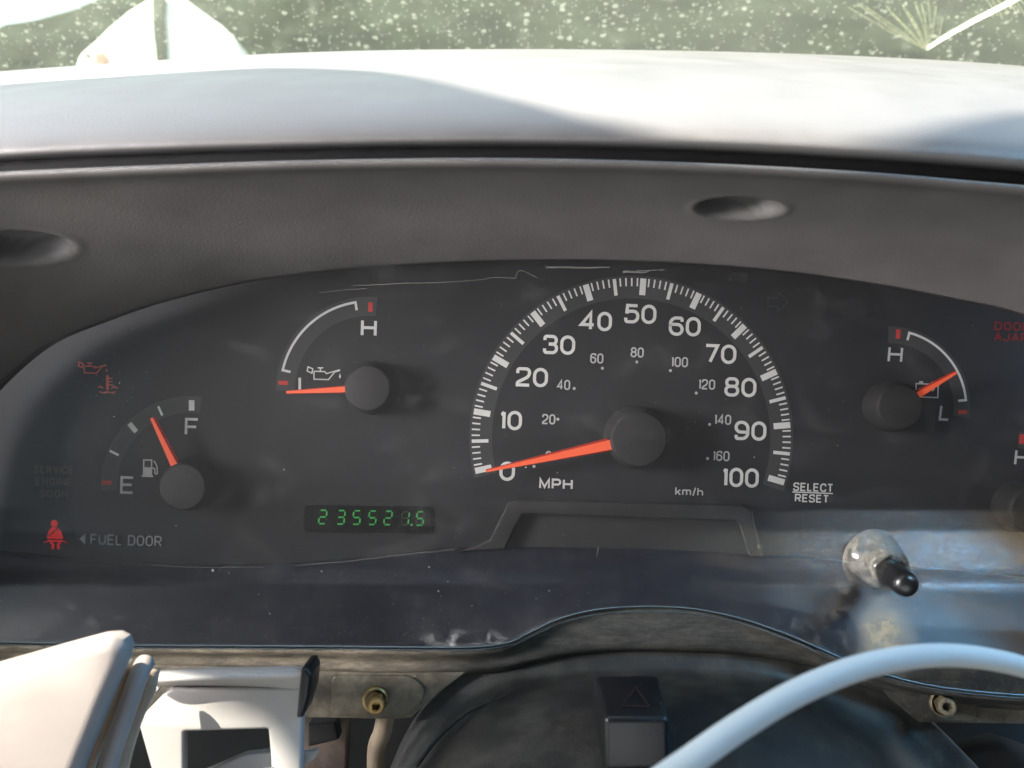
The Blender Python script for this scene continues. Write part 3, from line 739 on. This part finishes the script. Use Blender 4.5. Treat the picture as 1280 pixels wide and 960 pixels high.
# gear indicator frame
fr_out = [(574, 689), (598, 681), (613, 675), (624, 652), (635, 630), (642, 625.5), (930, 632), (938, 637), (953, 690), (962, 702), (930, 697), (641, 687)]
fr_in = [(631, 686.5), (640, 664), (652, 642.5), (922, 650.5), (928, 660), (937, 697), (800, 687.5)]
fr_outer = [(574, 689.5), (598, 681.5), (612, 675), (622, 655), (634, 630), (642, 625.5), (928, 632), (938, 638), (946, 664), (955, 696), (939, 695.5), (927, 657), (920, 650), (653, 642.5), (641, 664), (631, 686.5)]
link('gear_indicator_frame', prism([fr_outer], -.0042, .004, .0006), 'frame', cl)
link('gear_indicator_window', prism([[(632, 690), (653, 640), (925, 648), (942, 698), (800, 690)]], -.0008, .0006, .0001), 'frame', cl)
link('drain_hole', prism([roundloop([(568, 683.5), (577, 684), (577, 692), (568, 692)], 2)], -.0032, .001, .0001), 'slot', cl)

# lens
LENSROWS = ((230, -.0095), (480, -.0120), (560, -.0128), (600, -.0133), (636.5, -.0138), (638.5, -.01395), (665, -.0163), (690, -.0194), (712, -.0224), (730, -.0252), (734, -.0257), (740, -.0263))
PROF = LENSROWS + ((760, -.0284), (806, -.0322), (900, -.0370))
def lens_depth(x, y):
    Yf = PROF[-1][1]
    for (y0, Y0), (y1, Y1) in zip(PROF, PROF[1:]):
        if y0 <= y <= y1: Yf = Y0 + (Y1 - Y0) * (y - y0) / (y1 - y0); break
    if y < PROF[0][0]: Yf = PROF[0][1]
    return Yf
def lens_rows():
    out = []
    for x, yb in LBs:
        col = []
        for y, Y in LENSROWS:
            y2 = 640 + (y - 640) * min(1, (yb - 5 - 640) / 100) if y > 640 else y
            col.append((x, y2, lens_depth(x, y2)))
        for y2 in (col[-1][1] * .6 + yb * .4, yb): col.append((x, y2, lens_depth(x, y2)))
        out.append(col)
    return [[c[i] for c in out] for i in range(len(out[0]))]
R_ = lens_rows()
lens = link('lens', patch(R_, 150, 160, lin=True), 'lens', cl)
pts = [P(x, y, lens_depth(x, y) - .0003) for x, y in spline(LB, 220)]
link('lens_edge', tube(pts, .00024, 8), 'lens_edge', lens)
pts = [P(x, y + 3.6 + (2.5 if 640 < x < 1020 else 0), lens_depth(x, y) + .0002) for x, y in spline(LB, 220)]
link('lens_edge', tube(pts, .00012, 8), 'lens_edge', lens)
def lens_y(px, py): return lens_depth(px, py) - .0006
def jitter(pts, a): return [(x + random.uniform(-a, a), y + random.uniform(-a, a)) for x, y in pts]
ik = Ink(lens_y)
def scr(pts, n, w, a=.5, w2=None): ik.ribbon(jitter(spline(pts, n), a), w, w2=w2)
scr([(440, 357), (480, 355.5), (505, 354), (545, 353.5), (575, 351.5), (600, 350), (615, 347), (636, 347.5), (646, 348.5)], 40, 1.0, .35)
scr([(644, 348), (646, 342), (648.5, 338), (654, 339), (664, 343), (672, 348)], 10, .9, .3)
scr([(400, 366), (430, 363), (460, 361)], 12, .7)
scr([(370, 707), (430, 702), (500, 694), (568, 687)], 30, .8, .4); scr([(150, 704), (240, 709), (330, 709)], 30, .6, .4)
scr([(748, 684), (747, 689), (746, 696)], 5, 1.4, .2, .6); scr([(751, 628), (750, 640)], 4, .4, .2)
scr([(940, 640), (944, 660), (948, 680)], 8, .7, .2); scr([(1228, 690), (1221, 704)], 4, .8, .1)
scr([(150, 432), (190, 425), (240, 417)], 10, .6, .6); scr([(1190, 640), (1187, 668)], 6, .5)
sc_o = ik.build('scratches', 'scratch', lens); setp(sc_o, kind='stuff')
M['scuff'] = plastic('faint scuff', (.055, .056, .055), .8)
ik = Ink(lens_y); scr([(683, 334), (720, 334.5), (762, 334.5)], 10, 2.6, .3, 1.8); scr([(778, 341), (784, 339), (800, 340.5), (812, 338.5)], 8, 3.2, .8, 1.5)
scr([(795, 338), (830, 337.5)], 6, 1.2); o = ik.build('scuff_marks', 'scuff', lens); setp(o, kind='stuff')
ik = Ink(lens_y)
dots = [(266, 713, 1.9), (536.5, 709, 1.6), (548, 739, 1.4), (948, 683, 1.6), (402, 714, 1.4), (337, 767, 1.1), (590, 757, 1), (686.5, 738.5, 1), (657, 584.5, 1), (696.5, 591, .9), (286, 716, 1), (1200, 655, 1), (220, 657, 1), (355, 587, 1), (1047, 557, .8), (560, 727, .9)]
for _ in range(150):
    x = random.uniform(20, 1260); y = random.uniform(345, 790); dots.append((x, y, random.uniform(.25, .6)))
for _ in range(650):  # dense pale dots drawn as sparkle in the glare at lower right
    x = random.gauss(1110, 85); y = 640 + 110 * random.random() ** 1.3
    if 1003 < x < 1278: dots.append((x, y, random.choice((.2, .25, .3, .3, .4, .7))))
for _ in range(320):
    x = random.gauss(560, 260); y = 808 - abs(random.gauss(0, 34))
    if 160 < x < 1100 and y > 690: dots.append((x, y, random.choice((.25, .3, .35, .5))))
for x, y, r in dots:
    if y < at_x(LB, x) - 5 and y > at_x([(a, b) for a, b in LE if a > -31], x) + 8:
        ik.poly([(x + r * math.cos(a) * random.uniform(.7, 1.2), y + r * math.sin(a) * random.uniform(.7, 1.2)) for a in (0, 1.05, 2.1, 3.14, 4.2, 5.2)])
dg = ik.build('dust_and_sparkle', 'dust_sparkle', lens); setp(dg, kind='stuff')

# reset boss and stem
bx = P(1085, 690, -.016); axis = (P(1112, 712, -.034) - P(1098, 700, -.020)).normalized()
axis = Vector((.16, -1, -.14)).normalized()
boss_c = P(1096, 703, -.0215)
link('reset_boss', lathe(boss_c, axis, [(-.003, .0100), (0, .0090), (.0012, .0080), (.0035, .0072), (.0070, .0066), (.0080, .0060), (.0083, .0052), (.0078, .0045), (.003, .0043)], 48), 'clear', cl)
tip_c = P(1110, 713, -.030)
rs = link('reset_stem', lathe(tip_c, (P(1133, 731, -.046) - tip_c).normalized(), [(-.012, .0037), (0, .0038), (.0140, .0038), (.0158, .0036), (.0170, .0029), (.0176, .0017), (.0178, 0)], 40), 'tip', cl)

# flange and mounting tabs below the lens
FB = [(-160, 826), (60, 826), (160, 828), (300, 832), (450, 838), (560, 838), (600, 836), (635, 832), (665, 824), (700, 816), (745, 810), (800, 808), (860, 809), (920, 812), (980, 820), (1040, 834), (1090, 856), (1200, 880), (1440, 894)]
FBs = spline(FB, 150)
fl = patch([[(x, y + 4, lens_depth(x, y) + .0012) for x, y in LBs], [(x, y + 9, lens_depth(x, y) + .0014) for x, y in LBs], [(a[0], a[1] * .5 + b[1] * .5 + 3, -.0275) for a, b in zip(LBs, FBs)], [(x, y, -.0270) for x, y in FBs], [(x, y + 6, -.0240) for x, y in FBs]], 150, 16)
t = NT('flange dirt')
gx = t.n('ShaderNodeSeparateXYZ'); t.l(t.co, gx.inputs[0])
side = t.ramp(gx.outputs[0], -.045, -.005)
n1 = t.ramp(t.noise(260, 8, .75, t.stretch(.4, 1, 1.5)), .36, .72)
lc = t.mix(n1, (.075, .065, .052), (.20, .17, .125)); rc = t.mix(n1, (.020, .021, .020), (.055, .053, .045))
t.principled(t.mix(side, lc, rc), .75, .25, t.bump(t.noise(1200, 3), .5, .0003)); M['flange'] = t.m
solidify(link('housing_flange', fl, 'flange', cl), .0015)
tab1 = [(180, 826), (300, 828), (560, 829), (588, 836), (548, 866), (514, 897), (494, 899), (378, 896.5), (300, 896), (180, 896)]
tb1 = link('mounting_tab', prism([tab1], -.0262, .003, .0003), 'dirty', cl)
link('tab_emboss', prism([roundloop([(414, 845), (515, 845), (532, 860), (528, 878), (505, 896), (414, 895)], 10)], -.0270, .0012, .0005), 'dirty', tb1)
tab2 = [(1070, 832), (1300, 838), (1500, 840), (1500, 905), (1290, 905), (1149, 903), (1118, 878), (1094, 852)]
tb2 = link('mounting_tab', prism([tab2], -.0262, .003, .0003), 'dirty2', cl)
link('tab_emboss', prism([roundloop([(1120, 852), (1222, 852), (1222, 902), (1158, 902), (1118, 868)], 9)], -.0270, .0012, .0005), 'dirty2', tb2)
def screw(px, py, tx, ty, mat, tab, r=16, label=None):
    a = P(px, py, -.0275); b = P(tx, ty, -.0345); ax = (b - a).normalized(); L = (b - a).length; k = K * .26
    o = link('screw', lathe(a, ax, [(0, r * k), (L * .22, r * k), (L * .28, r * k * .84)], 40), mat, tab)
    hx = lathe(a, ax, [(L * .25, 11.8 * k), (L * .9, 11.2 * k), (L, 9.8 * k), (L, 5.6 * k), (L * .62, 4.6 * k), (L * .60, 0)], 6)
    for v in hx.vertices: pass
    hx2 = lathe(a, ax, [(L * .92, 11.0 * k), (L * 1.0, 10.2 * k), (L * 1.03, 8.6 * k), (L * 1.03, 6.0 * k), (L * .7, 5.0 * k), (L * .68, 0)], 36)
    for me in (hx, hx2): pass
    bm = bmesh.new(); bm.from_mesh(o.data); hx.transform(Matrix.Translation(-ORG[cl.name])); hx2.transform(Matrix.Translation(-ORG[cl.name]))
    bm.from_mesh(hx); bm.from_mesh(hx2); bm.to_mesh(o.data); bm.free()
    if label: o['label'] = label
    return o
screw(469, 873, 470, 883, 'screw', tb1, label='yellow zinc screw in the left tab')
screw(1178, 879, 1184, 884, 'screw_dusty', tb2, label='dust coated screw in the right tab')

# ------------------------------------------------------------------ things below the cluster
# inner structure behind
inn = thing('inner_dash_frame', 'dark brown dusty dash framework showing in the gap under the cluster', 'dash frame', P(600, 960, .01))
def quadwall(name, x0, y0, x1, y1, Y, mat, d=.003): return link(name, prism([[(x0, y0), (x1, y0), (x1, y1), (x0, y1)]], Y, d, .0004), mat, inn)
quadwall('dark_backing', -300, 790, 1600, 1300, .030, 'slot')  # near-black sheet added so the gap stays dark
link('post', prism([roundloop([(378, 885), (436, 885), (434, 930), (430, 1060), (378, 1060)], 4)], -.002, .006, .001), 'inner', inn)
link('post', tube([P(*p) for p in spline([(484, 885, -.012), (478, 915, -.012), (470, 945, -.010), (474, 1040, -.008)], 16)], .0030, 16), 'rail', inn)
link('clip', prism([roundloop([(374, 942), (398, 937), (393, 949), (380, 958), (374, 955)], 3)], -.050, .002, .0004), 'bracket', inn)
link('cross_bar', prism([roundloop([(384, 905), (420, 903), (424, 925), (384, 935)], 4)], -.012, .006, .001), 'slot', inn)
link('duct', tube([P(1180, 990, -.005), P(1200, 948, -.004), P(1240, 940, -.004), P(1300, 960, -.003)], .006, 20), 'slot', inn)

# steering column shroud
sh = thing('steering_column_cover', 'scuffed black plastic steering column cover arching up beneath the cluster', 'column cover', P(860, 960, -.03))
XS = (0, .09, .2, .33, .5, .66, .8, .91, 1)
S0 = [(470, 1010), (503, 925), (545, 868), (620, 822), (810, 796), (985, 808), (1085, 845), (1160, 898), (1270, 1010)]
S1 = [(452, 1040), (500, 945), (548, 886), (622, 842), (808, 819), (978, 830), (1078, 868), (1148, 920), (1270, 1040)]
S2 = [(440, 1070), (505, 975), (560, 908), (640, 862), (806, 848), (960, 856), (1060, 893), (1130, 945), (1260, 1070)]
S3 = [(430, 1110), (500, 1010), (570, 945), (655, 902), (804, 885), (950, 895), (1040, 930), (1110, 985), (1250, 1110)]
S4 = [(400, 1180), (480, 1100), (570, 1020), (655, 985), (800, 970), (950, 980), (1050, 1010), (1130, 1080), (1250, 1180)]
SD = (-.0215, -.0235, -.029, -.052, -.078)
rows = [[(x, y, dd + (.004 if j in (0, 8) else 0)) for j, (x, y) in enumerate(s)] for s, dd in zip((S0, S1, S2, S3, S4), SD)]
rows = [[(x, y + 3, -.015) for x, y in S0]] + rows
def ridge(v, g):
    px, py, y = g                      # raised rib running round the cover and a worn ledge
    return v
solidify(link('cover_shell', patch(rows, 130, 70), 'shroud', sh), .002)
rib = spline([(505, 965), (545, 905), (592, 868), (640, 852), (700, 843)], 30)
for pts, r in (([(520, 958), (552, 918), (592, 886), (640, 868), (700, 857)], .0006),):
    q = spline(pts, 24); link('edge_rib', tube([P(x, y, -.030 - max(0, y - 858) * .0001 + .0003) for x, y in q], r, 8), 'shroud', sh)
def shroud_y(px, py): return -.030 - max(0, (py - 835)) * .00028
hz = thing('hazard_switch', 'black hazard light switch with a faint red triangle standing on the column cover', 'switch', P(790, 960, -.05))
def hexa(fr, bk, bev):
    """fr / bk: four (px,py,Y) each, same order"""
    vs_ = [P(*p) for p in fr + bk]
    me = mesh(vs_, [(0, 1, 2, 3), (7, 6, 5, 4), (0, 4, 5, 1), (1, 5, 6, 2), (2, 6, 7, 3), (3, 7, 4, 0)])
    bm = bmesh.new(); bm.from_mesh(me); bmesh.ops.recalc_face_normals(bm, faces=bm.faces)
    bmesh.ops.bevel(bm, geom=list(bm.edges), offset=bev, segments=4, profile=.5, affect='EDGES'); bm.to_mesh(me); bm.free(); return me
sw_o = link('switch_body', hexa([(756, 898, -.078), (836, 898, -.078), (838, 1010, -.074), (756, 1010, -.074)],
                     [(742, 843, -.058), (822, 843, -.058), (850, 990, -.045), (735, 990, -.045)], .0014), 'button', hz)
# triangle lies on the sloping upper face
def slope(px, py): return -.058 - (py - 843) / 55 * .020 - .0012
ik = Ink(slope); ik.ribbon([(795, 859), (811, 883), (777, 882)], 1.8, True); tri_o = ik.build('hazard_triangle', 'red_dark', hz)
M['red_hz'] = plastic('faded red hazard print', (.016, .0075, .0075), .6, 2000, .1, .0001, .1, .3); tri_o.data.materials[0] = M['red_hz']

link('guard', hexa([(722, 920, -.050), (738, 925, -.052), (752, 1010, -.060), (730, 1010, -.060)], [(716, 880, -.040), (732, 868, -.040), (748, 985, -.040), (722, 985, -.040)], .001), 'shroud', sh)
link('guard', hexa([(838, 890, -.046), (850, 886, -.048), (868, 1010, -.060), (842, 1010, -.060)], [(834, 866, -.040), (844, 862, -.040), (858, 985, -.040), (838, 985, -.040)], .001), 'shroud', sh)

# pale cable across the lower right
cp = [(560, 1330, -.150), (640, 1180, -.152), (730, 1062, -.150), (800, 997, -.147), (862, 952, -.144), (920, 911, -.140), (990, 869, -.135), (1060, 839, -.130), (1120, 824, -.126), (1180, 819, -.122), (1240, 824.5, -.119), (1300, 841, -.116), (1380, 880, -.113), (1460, 950, -.110), (1530, 1060, -.108), (1560, 1250, -.106)]
cs = spline(cp, 110)
wid = lambda px: 17.8 - (px - 860) * .0118 if px < 1280 else 12.8
cab = link('pale_cable', tube([P(*p) for p in cs], [max(11, min(19, wid(p[0]))) * K * (D + p[2]) for p in cs], 28), 'cable', None, P(1180, 900, -.12))
setp(cab, 'smooth pale blue-white cable curving across the lower right in front of the column cover', 'cable')

# lower left: padded panel, trim rail, bracket
pad_out = [(-260, 910), (-100, 860), (0, 832), (70, 812), (118, 799), (136, 797.5), (148, 803), (153, 815), (149, 832), (128, 880), (94, 965), (60, 1060), (-260, 1060)]
pd = link('dash_pad', prism([pad_out], -.088, .009, .0030), 'pad', None, P(60, 960, -.084))
setp(pd, 'sunlit light grey grained dash panel corner at the lower left of the cluster', 'dash panel')
rl = thing('trim_rail', 'sunlit beige rounded trim rail beside the grained dash panel corner', 'trim', P(150, 900, -.076))
link('rail', tube([P(*p) for p in spline([(184, 826, -.070), (176, 838, -.074), (165, 868, -.076), (152, 905, -.077), (139, 945, -.078), (122, 1010, -.079)], 30)], [.0008, .0021] + [.0024] * 28, 20), 'pad', rl)
link('rail_edge', tube([P(*p) for p in spline([(190, 836, -.066), (184, 862, -.067), (166, 905, -.067), (153, 950, -.067), (140, 1010, -.067)], 24)], .0021, 16), 'rail', rl)
link('rail_edge', tube([P(*p) for p in spline([(160, 822, -.073), (148, 858, -.074), (130, 905, -.074), (112, 955, -.074), (95, 1010, -.074)], 24)], .0017, 16), 'rail', rl)

br = thing('column_bracket', 'grey bracket with a square opening, half in sun, left of the column cover', 'bracket', P(280, 960, -.05))
arm = patch([[(192, 846, -.040), (200, 838, -.042), (260, 834, -.042), (330, 833, -.042), (380, 832, -.042), (386, 838, -.040)],
             [(191, 848, -.052), (198, 840, -.056), (260, 837, -.056), (330, 836, -.056), (380, 835, -.056), (387, 839, -.052)],
             [(191, 852, -.055), (198, 849, -.060), (260, 848, -.060), (330, 846, -.060), (381, 844, -.060), (388, 848, -.054)],
             [(192, 856, -.054), (199, 856, -.058), (260, 856, -.057), (330, 856, -.057), (381, 856, -.057), (388, 860, -.052)],
             [(194, 858, -.044), (200, 858.5, -.046), (260, 859, -.046), (330, 866, -.050), (379, 876, -.052), (385, 880, -.048)]], 60, 26)
solidify(link('upper_arm', arm, 'bracket', br), .0015)
plate = roundloop([(173, 906), (178, 895), (208, 864), (216, 860.5), (386, 860.5), (388, 872), (378, 896), (374, 1060), (216, 1060)], 7)
hole = roundloop([(229, 915), (335, 911.5), (338.5, 950), (338.5, 1000), (229, 1000)], 3)
link('plate', prism([plate, hole], -.056, .004, .0009), 'bracket', br)
link('inner_tongue', prism([roundloop([(250, 967), (306, 943), (345, 938.5), (345, 1060), (250, 1060)], 3)], -.048, .003, .0006), 'bracket', br)
link('end_lip', prism([roundloop([(376, 836), (384, 835), (389, 845), (386, 872), (378, 898), (370, 898)], 2)], -.061, .012, .0010), 'button', br)

def shell(name, pts, off):
    a = [Vector(p) for p in pts]; b = [p + Vector(off) for p in a]
    o = link(name, mesh(a + b, [(0, 1, 2, 3), (7, 6, 5, 4), (0, 4, 5, 1), (1, 5, 6, 2), (2, 6, 7, 3), (3, 7, 4, 0)]), 'cab', None, smooth=False); setp(o, kind='structure')
shell('cab_rear_wall', [(-.60, -1.6, -1.1), (1.4, -1.6, -1.1), (1.4, -1.6, .95), (-.60, -1.6, .95)], (0, -.02, 0))
shell('cab_roof', [(-.60, -1.6, .95), (1.4, -1.6, .95), (1.4, -.80, .90), (-.60, -.62, .90)], (0, 0, .02))
shell('cab_roof_front', [(-.10, -.80, .90), (1.4, -.80, .90), (1.4, -.15, .80), (.12, -.15, .80)], (0, 0, .02))
shell('cab_floor', [(-.60, -1.6, -1.1), (1.4, -1.6, -1.1), (1.4, .3, -1.0), (-.60, .3, -1.0)], (0, 0, -.02))
shell('cab_right_wall', [(1.4, -1.6, -1.1), (1.4, -1.6, .95), (1.4, .1, .10), (1.4, .3, -1.1)], (.02, 0, 0))
shell('cab_left_wall', [(-.60, -1.6, -1.1), (-.60, -1.6, .95), (-.60, -.75, .9), (-.60, -.75, -1.1)], (-.02, 0, 0))
shell('cab_firewall', [(-.60, .12, -1.0), (1.4, .12, -1.0), (1.4, .12, -.12), (-.60, .12, -.12)], (0, .02, 0))
# ------------------------------------------------------------------ added sun blocker (out of frame): panel cut to shape sun and shade on the dash
def to_side(px, py, Y, X0=-.47):
    p = P(px, py, Y); t_ = (X0 - p.x) / SUN.x; q = p + SUN * t_; return (q.y, q.z)
shade = [(-700, 125, -.01), (-150, 108, -.005), (150, 97, -.005), (330, 88, -.004), (390, 93, -.01), (480, 106, -.024), (560, 124, -.044), (640, 147, -.060), (730, 168, -.071), (830, 183, -.076), (900, 200, -.079), (1050, 206, -.079), (1120, 200, -.078), (1190, 190, -.074), (1250, 176, -.067), (1330, 162, -.057), (1700, 150, -.04)]
outer = [to_side(*p) for p in shade] + [to_side(1700, 700, -.10), to_side(1700, 1300, -.15), to_side(600, 1300, -.15), to_side(-700, 1300, -.15)]
open_ = [(-.30, .30), (-.30, .36), (-.347, .432), (-.362, .470), (-.372, .498), (-.385, .512), (-.391, .519), (-.399, .529), (-.407, .539), (-.413, .535), (-.414, .40), (-.40, .25), (-.30, .20)]
cu = bpy.data.curves.new('c', 'CURVE'); cu.dimensions = '2D'; cu.fill_mode = 'BOTH'; cu.extrude = .006
for lp in (outer, open_):
    s = cu.splines.new('POLY'); s.points.add(len(lp) - 1); s.use_cyclic_u = True
    for p, q in zip(s.points, lp): p.co = (q[0], q[1], 0, 1)
ob_ = bpy.data.objects.new('tmp', cu); COL.objects.link(ob_)
me = bpy.data.meshes.new_from_object(ob_, depsgraph=bpy.context.evaluated_depsgraph_get()); bpy.data.objects.remove(ob_)
for v in me.vertices:
    a, b, e = v.co; v.co = (-.476 - e, a, b)
o = link('sun_blocker', me, 'cab', None, smooth=False); setp(o, kind='structure')
